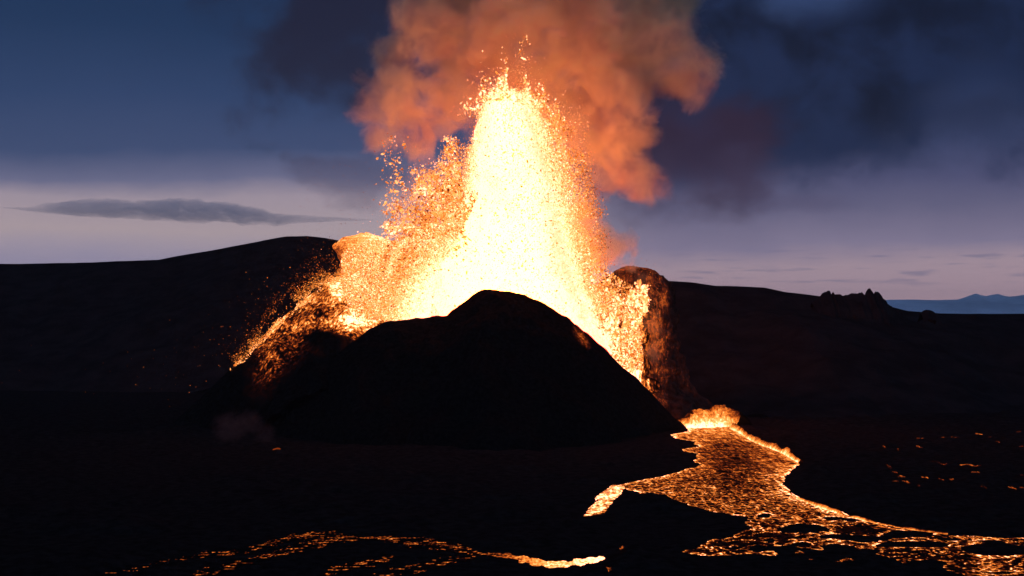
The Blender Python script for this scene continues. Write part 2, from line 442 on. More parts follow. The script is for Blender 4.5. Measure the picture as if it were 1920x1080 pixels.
tag(ridge('hill', RIGHT_HILL, lambda p: np.interp(p, [900, 1500, 2400], [1250, 1150, 1250]), M_hill, .26, .35, 360, 6, .014, 420, 90, seed=71, rough_top=.08, round_=25), kind='structure')
OUTCROP = [(1522, 566), (1536, 558), (1541, 550), (1546, 547), (1552, 545), (1557, 549), (1559, 553), (1562, 547), (1565, 552), (1571, 551), (1575, 554), (1590, 554), (1600, 550), (1606, 549), (1612, 550),
           (1617, 548), (1622, 551), (1625, 546), (1627, 543), (1632, 542), (1635, 546), (1638, 551), (1641, 547), (1646, 547), (1651, 553), (1657, 560), (1664, 569), (1674, 577), (1690, 585)]
tag(ridge('rock_outcrop', OUTCROP, 1090, M_hill, .75, .9, 40, 2.2, .12, 260, 40, seed=81, rough_top=.1, round_=1, jag=.9, cut=48),
    'jagged dark rock outcrop with pinnacles on the right hill crest', 'rock')
BOULDER = [(1726, 587), (1731, 583), (1736, 581), (1742, 581), (1748, 583), (1754, 587), (1760, 590)]
tag(ridge('boulder', BOULDER, 1080, M_hill, 1.0, 1.0, 9, .5, .4, 40, 20, seed=85, rough_top=.2, round_=1.5, cut=52),
    'small dark boulder on the low ridge right of the rock pinnacles', 'rock')

# ------------------------------------------------------------------ the volcanic cone
cone = tag(empty('volcanic_cone', (0, 790, 0)), 'black spatter cone with a broken crater rim around the lava fountain', 'volcano')
def child(o):
    o.matrix_parent_inverse = cone.matrix_world.inverted() if False else o.matrix_parent_inverse
    o.location = (-0.0, -790.0, 0.0)
    return o
FRONT_RIM = [(300, 835), (350, 806), (430, 765), (480, 744), (520, 726), (560, 702), (600, 680), (640, 656), (668, 637), (690, 620), (712, 610), (735, 603), (760, 599), (785, 597), (810, 594), (838, 590),
             (855, 579), (870, 567), (888, 554), (905, 545), (918, 542), (930, 543), (955, 546), (985, 552), (1010, 562), (1040, 580), (1062, 594), (1085, 615), (1110, 635), (1130, 651), (1165, 685),
             (1200, 715), (1225, 741), (1245, 763), (1270, 787), (1292, 806), (1320, 835)]
def rim_heat(V):                         # a few embers on the right shoulder of the rim
    px, py = pix(V[:, 0], V[:, 1], V[:, 2])
    e = np.exp(-((px - 1090) / 17) ** 2 - ((py - 632 - (px - 1090) * .9) / 13) ** 2)
    return np.where(e > .2, .42 * e, 0)
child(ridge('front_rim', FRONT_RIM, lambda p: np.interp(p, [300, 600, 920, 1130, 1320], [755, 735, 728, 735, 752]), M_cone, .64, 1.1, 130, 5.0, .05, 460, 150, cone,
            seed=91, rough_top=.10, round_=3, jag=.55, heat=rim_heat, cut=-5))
def loft(levels, Yc, mat, name, parent, nr=120, ns=120, ry=1.0, amp=.06, sc=.06, seed=0, heat=None, ycen=None, jag=0, mk=True):
    L = np.array(levels, float)
    py = np.linspace(L[0, 0], L[-1, 0], nr) if True else None
    l = np.interp(py, L[:, 0], L[:, 1]); r = np.interp(py, L[:, 0], L[:, 2])
    xc, _, z = at((l + r) / 2, py, Yc); hw = (r - l) / 2 / F * Yc
    a = np.linspace(0, 2 * math.pi, ns, endpoint=False)
    ca, sa = np.cos(a)[None], np.sin(a)[None]
    X0 = xc[:, None] + hw[:, None] * ca; Y0 = Yc + hw[:, None] * ry * sa; Z0 = np.repeat(z[:, None], ns, 1)
    nz = fbm(X0 * sc, Y0 * sc, Z0 * sc, oct=5, seed=seed)
    k = 1 + amp * nz
    if jag: k = k + jag * fbm(X0 * sc * 5, Y0 * sc * 5, Z0 * sc * 5, oct=3, seed=seed + 3) / np.maximum(hw[:, None], 3) * 8
    X0 = xc[:, None] + hw[:, None] * ca * k; Y0 = Yc + hw[:, None] * ry * sa * k
    if jag: Z0 = Z0 + jag * 9 * fbm(X0 * .16, Y0 * .16, Z0 * .1, oct=4, seed=seed + 7)
    V = np.stack([X0, Y0, Z0], -1).reshape(-1, 3)
    V = np.vstack([V, [[xc[0], Yc, z[0] + .3]]]); top = len(V) - 1
    Fc = grid_faces(nr, ns, wrap=True)
    j = np.arange(ns); capf = np.stack([np.full(ns, top), j, (j + 1) % ns, (j + 1) % ns], -1)[:, :3]
    cap4 = np.stack([capf[:, 0], capf[:, 1], capf[:, 2]], -1)
    Fc = np.vstack([np.vstack([Fc[:, [0, 1, 2]], Fc[:, [0, 2, 3]]]), cap4])
    if not mk: return V, Fc
    A = {'molten': heat(V)} if heat is not None else {}
    return mesh_obj(name, V, Fc, mat, parent, A)
KNOB = [(440, 668, 690), (442, 656, 702), (447, 643, 720), (455, 632, 742), (465, 626, 760), (474, 633, 775), (490, 640, 792), (510, 641, 802), (540, 652, 822), (580, 655, 840), (650, 640, 850), (760, 600, 860)]
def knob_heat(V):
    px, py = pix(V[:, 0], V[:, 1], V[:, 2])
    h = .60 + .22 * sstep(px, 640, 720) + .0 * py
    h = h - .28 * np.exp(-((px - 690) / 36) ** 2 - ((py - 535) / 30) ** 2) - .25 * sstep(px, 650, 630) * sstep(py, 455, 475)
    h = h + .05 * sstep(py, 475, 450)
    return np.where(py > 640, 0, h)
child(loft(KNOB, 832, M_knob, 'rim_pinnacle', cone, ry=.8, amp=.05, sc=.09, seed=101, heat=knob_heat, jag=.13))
RIGHT_WALL = [(502, 1176, 1200), (504, 1165, 1212), (510, 1150, 1226), (520, 1132, 1242), (535, 1115, 1254), (560, 1104, 1264), (600, 1095, 1271), (650, 1090, 1270), (700, 1085, 1284), (735, 1085, 1310), (765, 1080, 1350), (810, 1070, 1385)]
def wall_painted_glow(V):
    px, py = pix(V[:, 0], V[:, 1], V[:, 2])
    h = .32 - .17 * sstep(px, 1212, 1268) - .08 * sstep(py, 690, 760) - .08 * sstep(py, 545, 515) + .10 * fbm(px * .03, py * .015, oct=3, seed=115)  # glow painted in for fountain light, weaker to the right, below and on top
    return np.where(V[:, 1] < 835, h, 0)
child(loft(RIGHT_WALL, 818, M_wall, 'right_rim', cone, ry=.8, amp=.10, sc=.10, seed=111, jag=.14, heat=wall_painted_glow))
BACK = [(700, 600), (780, 560), (860, 545), (980, 550), (1080, 545), (1150, 530), (1180, 600)]
child(ridge('back_rim', BACK, 880, M_cone, .9, .6, 90, 4, .05, 120, 60, cone, seed=121, cut=-5, heat=lambda V: np.zeros(len(V))))
FLANK = [(250, 850), (300, 815), (340, 780), (380, 742), (420, 705), (450, 674), (480, 647), (520, 606), (560, 571), (600, 541), (625, 525), (645, 515), (680, 520), (720, 540), (760, 560), (800, 600)]
flankY = lambda p: np.interp(p, [250, 450, 640, 800], [770, 782, 806, 800])
def flank_heat(V):
    px, py = pix(V[:, 0], V[:, 1], V[:, 2])
    crest = np.interp(px, [p[0] for p in FLANK], [p[1] for p in FLANK])
    dd = py - crest + 8 * fbm(px * .04, py * .04, oct=3, seed=135)
    h = (.55 + .35 * fbm(px * .06, py * .06, oct=3, seed=137)) * np.exp(-(dd / 16) ** 2) * sstep(px, 440, 540)
    h = np.maximum(h, .95 * sstep(px, 575, 640) * sstep(dd, 75, 30) * sstep(dd, -4, 4))
    h = np.maximum(h, 1.0 * np.exp(-((px - 665) / 75) ** 2 - ((py - 598) / 34) ** 2))
    h = np.maximum(h, .56 * sstep(px, 470, 590) * sstep(dd, 110, 40))
    h = np.maximum(h, .28 * sstep(px, 440, 520) * sstep(dd, 150, 50))
    h = h - .42 * np.exp(-((px - 600) / 13) ** 2 - ((py - 547) / 8) ** 2) - .35 * np.exp(-((px - 590) / 40) ** 2 - ((py - 585) / 14) ** 2)
    h = h - .3 * np.exp(-((px - 610) / 50) ** 2 - ((py - 632) / 14) ** 2)
    return h
child(ridge('left_flank', FLANK, flankY, M_cone, .62, .7, 100, 3.5, .07, 220, 120, cone, seed=131, rough_top=.12, round_=2, heat=lambda V: np.zeros(len(V)), cut=-5))

# sheets of lava that drape the cone: same surfaces, standing a little proud
def lifted(o, lift, heat, name, mat, thr=.03):
    me = o.data; n = len(me.vertices)
    V = np.empty(n * 3, np.float32); me.vertices.foreach_get('co', V); V = V.reshape(-1, 3)
    N = np.empty(n * 3, np.float32); me.vertices.foreach_get('normal', N); N = N.reshape(-1, 3)
    k = len(me.polygons[0].vertices)
    Fc = np.empty(len(me.polygons) * k, np.int32); me.polygons.foreach_get('vertices', Fc); Fc = Fc.reshape(-1, k)
    if N[:, 2].mean() < 0: N = -N
    h = heat(V)
    V2, F2, A = keep(V + N * lift, Fc, h > thr, {'molten': h})
    return mesh_obj(name, V2, F2, mat, None, A)
flank = bpy.data.objects['left_flank']
tag(lifted(flank, .5, flank_heat, 'lava_flow', M_flow), 'glowing lava spilling down the left flank of the cone', 'lava flow')
def fall_heat(V):
    px, py = pix(V[:, 0], V[:, 1], V[:, 2])
    front = V[:, 1] < 822
    edge = 10 * fbm(py * .06, px * .03, oct=3, seed=118) + np.interp(py, [525, 545, 600, 650, 700, 730], [1205, 1212, 1206, 1200, 1206, 1215])
    h = .92 * sstep(px, edge + 22, edge - 26) * sstep(py, 528 + .35 * np.abs(px - 1195), 556 + .35 * np.abs(px - 1195))
    h = h + .2 * sstep(py, 600, 640) * sstep(px, 1215, 1190)
    h = h - .55 * np.exp(-((px - 1150) / 14) ** 2 - ((py - 607) / 9) ** 2) - .45 * np.exp(-((px - 1168) / 6) ** 2 - ((py - 570) / 26) ** 2)
    h = h - .3 * np.exp(-((px - 1130) / 12) ** 2 - ((py - 590) / 9) ** 2)
    st = fbm(px * .14, py * .02, oct=4, seed=117)
    h = h * (1 + .55 * st) - .5 * np.clip(st - .15, 0, 1) * sstep(px, 1120, 1200) * sstep(py, 640, 600)
    return np.where(front & (py < 735), h, 0)
wall = bpy.data.objects['right_rim']
def lift_out(o, lift, heat, name, mat, centre):
    me = o.data; n = len(me.vertices)
    V = np.empty(n * 3, np.float32); me.vertices.foreach_get('co', V); V = V.reshape(-1, 3)
    Fc = np.empty(len(me.polygons) * 3, np.int32); me.polygons.foreach_get('vertices', Fc); Fc = Fc.reshape(-1, 3)
    N = V - np.array(centre); N[:, 2] *= .2; N /= np.linalg.norm(N, axis=1)[:, None]
    h = heat(V)
    V2, F2, A = keep(V + N * lift, Fc, h > .16, {'molten': h})
    return mesh_obj(name, V2, F2, mat, None, A)
wx, wy, wz = at(1180, 600, 818)
tag(lift_out(wall, .7, fall_heat, 'lava_fall', M_fall, (float(wx), float(wy), float(wz))), 'white hot curtain of lava pouring down the right rim wall', 'lava fall')

# ------------------------------------------------------------------ lava on the plain
def sheet(name, x0, x1, y0, y1, sx, sy, depth, heat, mat, z=0.0, parent=None, thr=-.25):
    x = np.arange(x0, x1, sx); y = np.arange(y0, y1, sy)
    A, B = np.meshgrid(x, y, indexing='ij'); D = depth(A, B)
    V = np.stack([A, B, np.full(A.shape, z)], -1).reshape(-1, 3); D = D.ravel()
    h = heat(V, D)
    V[:, 2] += .25 * fbm(V[:, 0] * .3, V[:, 1] * .12, oct=3, seed=9) * sstep(D, .5, 3)
    pl = sstep(pix(V[:, 0], V[:, 1], V[:, 2])[1], 840, 925)
    V, Fc, at_ = keep(V, grid_faces(len(x), len(y)), D > thr, {'molten': h, 'plates': pl})
    return mesh_obj(name, V, Fc, mat, parent, at_)
def river_heat(V, D):
    px, py = pix(V[:, 0], V[:, 1], V[:, 2])
    h = np.interp(py, [795, 812, 830, 860, 900, 940, 980, 1040, 1080], [.9, .72, .58, .52, .49, .44, .42, .42, .42])
    mid = np.exp(-((px - 1370 - (py - 850) * .15) / 48) ** 2) * sstep(py, 815, 840) * sstep(py, 950, 905)
    h = h - .17 - .14 * mid + .10 * sstep(px, 1400, 1450) * sstep(py, 950, 880)
    w = np.interp(py, [800, 900, 1000, 1080], [1.6, 1.4, 1.1, .9])
    h = h + .50 * np.exp(-np.maximum(D, 0) / w) * np.interp(py, [800, 950, 1080], [.7, .9, .9])
    fx = V[:, 0] * .55 + V[:, 1] * .24; fy = V[:, 1] * .24 - V[:, 0] * .1
    fil = 1 - np.clip(np.abs(fbm(fx * .22, fy * .8, oct=5, seed=37, gain=.62)) * 5, 0, 1)
    low = sstep(py, 955, 1000)
    h = h * (1 - low) + low * (.07 + .48 * fil + .30 * np.exp(-np.maximum(D, 0) / .8))
    # the right bank runs hottest where the river leaves the bend
    bx = np.interp(py, [918, 935, 954, 970, 987, 1006], [1476, 1502, 1550, 1600, 1680, 1850])
    h = h + .28 * np.exp(-((px - bx) / 26) ** 2) * sstep(py, 905, 925)
    return h
river = tag(empty('lava_river', (60, 500, 0)), 'broad orange lava river winding from the cone to the lower right', 'lava river')
def rchild(o): o.location = (-60, -500, 0); return o
r = sheet('surface', 25, 205, 300, 775, .36, .8, river_depth, river_heat, M_river, parent=river); rchild(r)
c = tag(sheet('lava_chute', 15, 50, 410, 495, .3, .6, chute_depth, lambda V, D: .70 + .16 * sstep(D, 0, 1.5), M_river, z=.3),
        'short bright yellow lava chute dropping left from the river bend', 'lava flow')
def front_heat(V, D):
    px, py = pix(V[:, 0], V[:, 1], V[:, 2])
    hot = np.interp(px, [200, 500, 640, 860, 930, 985, 1040, 1130], [.22, .30, .34, .38, .46, .66, .8, 1.0])
    fil = 1 - np.clip(np.abs(fbm(V[:, 0] * .10 + V[:, 1] * .05, V[:, 1] * .42 - V[:, 0] * .04, oct=5, seed=57, gain=.62)) * 5, 0, 1)
    cold = sstep(px, 1010, 880)
    hot = hot * (1 - cold) + cold * (-.12 + hot * .45 + .62 * fil)
    return np.where(D > -.45, hot, -.2)
tag(sheet('lava_stream', -105, 30, 318, 420, .22, .5, front_depth, front_heat, M_thin, z=.12, thr=-.5),
    'thin crusted lava stream across the bottom left, brightest at its right tip', 'lava flow')

def bank(name, pts, mat, parent, lean, back, seed, n=160, nv=26, rag=.16):
    """a bank of spattering lava: pts (px, py of its foot, height in px, heat)"""
    P = np.array(pts, float); s = np.linspace(0, len(P) - 1, n); ii = np.arange(len(P))
    px = np.interp(s, ii, P[:, 0]); py = np.interp(s, ii, P[:, 1]); hp = np.interp(s, ii, P[:, 2]); ht = np.interp(s, ii, P[:, 3])
    x, y = ground_at(px, py); h = hp / F * y
    h = h * (1 + rag * fbm(s * 1.3, s * 0, oct=3, seed=seed, gain=.35))
    v = np.linspace(0, 1, nv)
    prof = np.where(v < .6, (v / .6) ** .8, 1 - (np.clip(v - .6, 0, 1) / .4) ** 1.5)
    YY = y[:, None] + h[:, None] * (lean * np.minimum(v / .6, 1) + back * np.maximum(v - .6, 0) / .4)[None]
    ZZ = h[:, None] * prof[None] - .2
    tx, ty = np.gradient(x), np.gradient(y); tl = np.hypot(tx, ty) + 1e-6; nx_, ny_ = -ty / tl, tx / tl
    ker = np.ones(9) / 9; nx_ = np.convolve(np.pad(nx_, 4, 'edge'), ker, 'valid'); ny_ = np.convolve(np.pad(ny_, 4, 'edge'), ker, 'valid')
    offs = YY - y[:, None] - 1.3; YY = y[:, None] + offs * ny_[:, None]; XX = x[:, None] + offs * nx_[:, None]
    q = fbm(XX * .5, ZZ * .5, YY * .5, oct=4, seed=seed + 2)
    YY = YY + q * h[:, None] * .18; XX = XX + .3 * fbm(XX * .4, ZZ * .6, YY * .4, oct=3, seed=seed + 4) * prof[None]
    heat = ht[:, None] - (.58 * np.clip(v / .6, 0, 1) ** .7)[None] - np.where(v > .62, .3, 0)[None]
    heat = heat + .10 * fbm(XX * .5, YY * .2, ZZ * .5, oct=4, seed=seed + 6)
    V = np.stack([XX, YY, ZZ], -1).reshape(-1, 3)
    o = mesh_obj(name, V, grid_faces(n, nv), mat, parent, {'molten': heat.ravel()}); return o
rchild(bank('cascade', [(1262, 800, 10, .85), (1278, 800, 18, 1.0), (1292, 802, 22, 1.08), (1305, 802, 27, 1.1), (1318, 801, 34, 1.1), (1330, 801, 37, 1.08), (1348, 800, 38, 1.02), (1362, 800, 35, .95), (1375, 800, 30, .86), (1384, 801, 25, .8)],
     M_bank, river, .5, 1.2, 141))
rchild(bank('levee', [(1372, 803, 14, .95), (1382, 808, 14, 1.0), (1392, 812, 13, 1.0), (1402, 820, 10, 1.0), (1412, 826, 8, 1.0), (1425, 832, 8, .96), (1440, 838, 9, .98), (1455, 843, 10, 1.0), (1470, 849, 11, 1.0), (1482, 856, 10, 1.02), (1492, 862, 9, 1.05), (1502, 867, 7, 1.08), (1500, 873, 4, 1.0)],
     M_bank, river, .6, .9, 151, n=240, rag=.3))
rchild(bank('bank', [(1474, 916, 3, .9), (1500, 934, 5, .98), (1530, 947, 5, 1.0), (1560, 957, 6, 1.0), (1600, 970, 6, 1.0), (1640, 979, 5, .98), (1680, 987, 5, .95), (1720, 994, 4, .9), (1780, 1001, 4, .85)],
     M_bank, river, .6, .9, 161, n=240, nv=12, rag=.4))

# cooling cracks that still glow out on the dark plain
CRACKS = [(1724, 829, 12), (1768, 825, 4), (1790, 824, 16), (1835, 818, 10), (1858, 825, 4), (1870, 833, 3), (1910, 817, 4), (1915, 845, 4), (1658, 846.5, 4), (1684, 849, 7), (1724, 848, 9), (1761, 874.5, 30),
          (1816, 877.5, 36), (1668, 884, 7), (1679, 891, 7), (1689, 899, 15), (1680, 911, 11), (1697, 910.5, 12), (1723, 918, 8), (1735, 902, 13), (1763, 904, 7), (1783, 905, 10), (1830, 898, 16), (1918, 898, 9), (1899, 921, 9), (1918, 921, 6), (1845, 920, 4), (1166, 1047, 9), (1141, 1078, 10)]
for i, (px, py, w) in enumerate(CRACKS):
    x, y = map(float, ground_at(px, py)); hw = w / 2 / F * y * .85; n = 26
    s = np.linspace(-1, 1, n)
    xs = x + s * hw; ys = y - s * (hw * 1.2 if w > 20 else 0) + fbm(s * 2.2 + i * 9.1, s * 0, oct=3, seed=170) * 2.5
    hh = (1 - s ** 2) ** .6 * (1.0 + .6 * fbm(s * 4 + i * 5.3, s * 0, oct=3, seed=171)) * (1.1 if py < 1000 else 1.4)
    rows = [-1, -.4, .4, 1]
    V = np.array([[xs[k], ys[k] + r_ * hh[k], .9 + .35 * (1 - abs(r_))] for k in range(n) for r_ in rows])
    V[:, 2] += np.maximum(terrain(V[:, 0], V[:, 1]), 0)
    heat = np.array([(.43 + .1 * math.sin(i * 2.7) if w > 6 else .37) + (.14 if py > 1000 else 0) - .2 * abs(r_) for k in range(n) for r_ in rows])
    o = mesh_obj('glowing_crack', V, grid_faces(n, 4), M_thin if w > 6 else M_bank, None, {'molten': heat})
    lab = {11: 'long bright glowing crack in the middle of the right lava plain', 12: 'long faint glowing crack beside the brightest crack on the plain',
           27: 'tiny glowing crack just right of the lava stream tip', 28: 'glowing lava spot at the bottom edge below the stream tip'}.get(i, 'short thin orange crack glowing on the dark lava plain at right')
    tag(o, lab, 'lava crack', 'glowing cracks on the dark lava plain')

# ------------------------------------------------------------------ the fountain
fountain = tag(empty('lava_fountain', (0, 790, 20)), 'tall white hot lava fountain bursting from the crater', 'lava fountain')
def fchild(o): o.location = (0, -790, -20); return o
FY = 790.0
CORE = [(172, 948, 962), (177, 932, 978), (184, 920, 986), (200, 910, 994), (226, 901, 1003), (255, 894, 1012), (300, 888, 1028), (350, 882, 1040), (400, 862, 1050), (450, 834, 1062), (500, 808, 1076), (550, 790, 1092), (600, 786, 1112), (650, 820, 1138), (700, 860, 1130)]
def core_heat(V):
    px, py = pix(V[:, 0], V[:, 1], V[:, 2])
    l = np.interp(py, [c[0] for c in CORE], [c[1] for c in CORE]); r_ = np.interp(py, [c[0] for c in CORE], [c[2] for c in CORE])
    q = np.abs((px - (l + r_) / 2) / ((r_ - l) / 2))
    side = (px > (l + r_) / 2)
    h = .80 - .30 * sstep(q, .30, 1.0) * np.where(side, 1.5, 1.0)
    h = h + .12 * sstep(py, 300, 420)
    return h
fchild(loft(CORE, FY, M_core, 'core', fountain, nr=150, ns=110, ry=.85, amp=.11, sc=.085, seed=181, heat=core_heat, jag=.22))

# spatter: thousands of torn clots, each a small irregular solid
P_, S_, H_, D_ = [], [], [], []
def emit(px, py, dep, size, heat, dirx=None, diry=None):
    n = len(px); size = size * .82
    x, y, z = at(px, py, FY + dep)
    P_.append(np.stack([x, y, z], -1)); S_.append(np.broadcast_to(size, (n,)).copy()); H_.append(np.broadcast_to(heat, (n,)).copy())
    dx = rng.normal(0, 1, n) if dirx is None else dirx + rng.normal(0, .5, n)
    dz = rng.normal(0, 1, n) if diry is None else diry + rng.normal(0, .5, n)
    D_.append(np.stack([dx, rng.normal(0, .5, n), dz], -1))
def gauss(cx, cy_, sx, sy, n, s0, s1, h0, h1, dep=0, ddep=8, rot=0):
    a, b = rng.normal(0, sx, n), rng.normal(0, sy, n)
    cr, sr = math.cos(R(rot)), math.sin(R(rot))
    size = .62 * (s0 + (s1 - s0) * rng.random(n) ** 3)
    emit(cx + a * cr - b * sr, cy_ + a * sr + b * cr, dep + rng.normal(0, ddep, n), size, h0 + (h1 - h0) * rng.random(n))
cl = np.array(CORE)
def core_edge(py): return np.interp(py, cl[:, 0], cl[:, 1]), np.interp(py, cl[:, 0], cl[:, 2])
# fringe of the jet
n = 70000
py = 172 + 416 * rng.random(n) ** .9; l, r_ = core_edge(py)
k = rng.random(n) < .38; off = rng.exponential(1, n) * np.clip(1 + .9 * fbm(py * .045, np.where(k, 0, 9.5), oct=4, seed=74), .25, 2.6)
ol = off * np.interp(py, [170, 250, 400, 560], [7, 11, 16, 18]) - 5
off = np.where(off > 2.8, 3.2 * rng.random(n) ** 1.6, off); orr = off * np.interp(py, [170, 250, 400, 560], [11, 25, 30, 24]) - 6
px = np.where(k, l - ol, r_ + orr)
heat = np.clip(1.0 - .15 * off - np.where(k, .02, .05) + rng.normal(0, .12, n), .34, 1)
dep = rng.normal(0, 10, n)
emit(px, py - 3 * off * rng.random(n), dep, .16 + .42 * rng.random(n) ** 3, heat, np.where(k, -.3, .3), 1.0)
# the crown of the jet
n = 5200
px = 955 + rng.normal(0, 30, n); l2 = np.abs(px - 955)
emit(px, 178 + l2 * .45 + 8 * fbm(px * .06, px * 0, oct=3, seed=76) - rng.exponential(11, n) * np.clip(1 + 1.2 * fbm(px * .08, px * 0, oct=3, seed=75), .2, 3), rng.normal(0, 8, n), .2 + .6 * rng.random(n) ** 3, np.clip(rng.normal(.85, .14, n), .4, 1))
# clots seen against the white core
n = 5200
py = 185 + 400 * rng.random(n); l, r_ = core_edge(py); u = rng.random(n)
px = l + (r_ - l) * rng.beta(1.9, 1.15, n)
hw = (r_ - l) / 2 / F * FY; q = (px - (l + r_) / 2) / ((r_ - l) / 2)
emit(px, py, -hw * .85 * np.sqrt(np.clip(1 - q * q, 0, 1)) - 3 - rng.random(n) * 3, .2 + .45 * rng.random(n) ** 4, np.clip(rng.normal(.80, .07, n), .55, 1))
n = 70
py = 230 + 360 * rng.random(n); l, r_ = core_edge(py); px = l + (r_ - l) * rng.random(n); hw = (r_ - l) / 2 / F * FY
emit(px, py, -hw - 4, .3 + .4 * rng.random(n) ** 2, rng.uniform(.58, .74, n))
# curtain thrown to the left
n = 90000
u = rng.random(n) ** .55; v = rng.beta(1.7, 1.0, n)
kp = rng.random(n) < np.clip(sstep(fbm(v * 9, u * 7, oct=4, seed=77), -.5 , .5) * .8 + 1.1 * (u - .45) + .5 * (v - .6), .06, 1)
u, v = u[kp], v[kp]; n = len(u)
py = 300 + 300 * u; lb = np.interp(py, [250, 330, 420, 470, 600], [800, 735, 722, 700, 640]); l, _ = core_edge(py)
px = lb + (l - lb + 20) * v
heat = np.clip(.51 + .24 * v + .22 * (u - .5) + .30 * sstep(v, .45, 1) * sstep(u, .3, .9) + rng.normal(0, .12, n), .3, 1)
emit(px, py, rng.uniform(-40, 8, n), .15 + .5 * rng.random(n) ** 4, heat)
for i in range(150):                     # torn sheets inside the curtain
    u = random.random() ** .8; py = 300 + 250 * u; l, _ = core_edge(py)
    lb = np.interp(py, [250, 330, 420, 470, 600], [790, 730, 722, 715, 680])
    px = lb + (l - lb) * random.random() ** .8
    gauss(px, py, random.uniform(1.5, 4), random.uniform(3, 9), random.randint(8, 40), .2, .75, .6, .95, -14, 3, random.uniform(-40, 50))
for cx, cy_, sx, sy, n, rot in [(822, 318, 5, 13, 150, 20), (808, 340, 7, 14, 200, 35), (832, 294, 4, 5, 26, 0), (790, 335, 6, 6, 90, 0), (830, 312, 9, 3, 60, 40), (786, 345, 5, 4, 50, 0),
                                (733, 259, 3, 5, 16, -20), (719, 268, 4, 4, 16, 0), (740, 305, 9, 5, 40, -20), (726, 292, 6, 9, 40, 0), (772, 320, 3, 3, 12, 0), (745, 330, 8, 10, 50, 0), (775, 365, 3, 8, 20, 0),
                                (730, 425, 6, 3, 40, 0), (736, 427, 10, 4, 50, 20), (748, 390, 12, 14, 90, 30), (760, 408, 14, 8, 110, 0), (733, 398, 4, 3, 14, 0), (745, 280, 14, 12, 40, 20), (735, 345, 12, 30, 90, 5), (728, 400, 9, 30, 90, 0)]:
    gauss(cx, cy_, sx, sy, int(n * 1.6), .16, 1.15, .50, .9, -6, 4, rot)
gauss(738, 350, 12, 60, 260, .15, .4, .42, .66, -5, 8, 4)
for i in range(84):                     # jets that arc over to the left and fall
    u = random.random(); ax_ = 852 - 118 * u ** 1.1; ay_ = 326 + 130 * u + random.gauss(0, 38); n = random.randint(90, 330)
    q = np.sqrt(rng.random(n)) * random.uniform(.85, 1.25); x0 = random.uniform(870, 900)
    px = x0 + (ax_ - x0) * q; py = 600 + (ay_ - 600) * (1 - (1 - q) ** 2)
    sp_ = 1.5 + 5 * np.abs(q - .3); hh_ = random.uniform(.58, .90)
    m_ = py < 612
    emit((px + rng.normal(0, 1, n) * sp_)[m_], (py + rng.normal(0, 1, n) * sp_)[m_], rng.normal(-18, 7, n)[m_], (.16 + .6 * rng.random(n) ** 4)[m_], np.clip(hh_ + rng.normal(0, .1, n), .4, 1)[m_], -.8, np.where(q < 1, .8, -.8)[m_])
for i in range(34):                      # and a few to the right
    u = random.random(); ax_ = 1040 + 42 * u; ay_ = 215 + 130 * u + random.gauss(0, 24); n = random.randint(60, 200)
    q = np.sqrt(rng.random(n)) * random.uniform(.8, 1.12); x0 = random.uniform(985, 1020)
    px = x0 + (ax_ - x0) * q; py = 560 + (ay_ - 560) * (1 - (1 - q) ** 2); sp_ = 1.5 + 4 * q
    emit(px + rng.normal(0, 1, n) * sp_, py + rng.normal(0, 1, n) * sp_, rng.normal(-10, 6, n), .15 + .5 * rng.random(n) ** 4, np.clip(rng.normal(.74, .12, n), .4, 1), .5, np.where(q < 1, .9, -.9))
# thick spray in front of the left rim
n = 46000
px = 640 + 215 * rng.random(n) ** .8; top = np.interp(px, [640, 660, 690, 730, 790, 860], [478, 458, 450, 452, 440, 400]); bot = np.interp(px, [640, 700, 740, 860], [560, 620, 610, 590])
py = top + (bot - top) * rng.random(n) ** .85
heat = np.clip(.71 + .16 * (px - 640) / 200 + rng.normal(0, .14, n), .42, 1)
emit(px, py, rng.uniform(-35, -12, n) + 8, .17 + .4 * rng.random(n) ** 3, heat)
# tip of the jet and clots flung above it
for cx, cy_, sx, sy, n, s1 in [(984, 70, 4, 5, 14, .9), (981, 82, 5, 5, 18, 1.1), (974, 100, 5, 5, 16, 1.0), (984, 112, 4, 6, 18, 1.0), (980, 108, 11, 30, 110, .35), (975, 140, 14, 18, 170, .45), (988, 158, 5, 8, 40, .8), (962, 150, 26, 12, 160, .45),
                               (908, 152, 5, 5, 38, 1.2), (909, 163, 4, 8, 34, .9), (904, 158, 14, 8, 36, .5), (896, 212, 8, 3, 30, .9), (900, 190, 9, 16, 120, .5), (975, 168, 14, 5, 90, 1.0), (985, 180, 8, 9, 90, .9),
                               (1035, 205, 5, 9, 34, .8), (1030, 232, 6, 10, 50, .8), (1040, 222, 18, 26, 150, .45), (1085, 235, 8, 8, 20, .9), (1092, 238, 12, 14, 26, .7), (1105, 236, 4, 4, 8, .9), (1092, 262, 10, 6, 16, .9),
                               (1090, 296, 5, 6, 24, 1.5), (1096, 303, 4, 6, 22, 1.3), (1102, 300, 7, 16, 36, .6), (1100, 330, 9, 16, 40, .5), (1088, 340, 8, 24, 90, .5), (1098, 370, 5, 4, 14, .8), (1090, 380, 8, 14, 60, .6), (1070, 250, 14, 40, 260, .5), (1060, 225, 12, 20, 90, .5)]:
    gauss(cx, cy_, sx, sy, n, .2, s1, .55, .95, 0, 4)
# veil of fine sparks around everything
gauss(880, 330, 30, 90, 2600, .12, .3, .42, .7, 0, 14, 6); gauss(1085, 300, 18, 70, 900, .12, .3, .42, .7, 0, 12, -8); gauss(800, 420, 60, 60, 2600, .12, .3, .42, .7, -8, 14)
gauss(960, 160, 40, 40, 700, .12, .28, .42, .7, 0, 10)
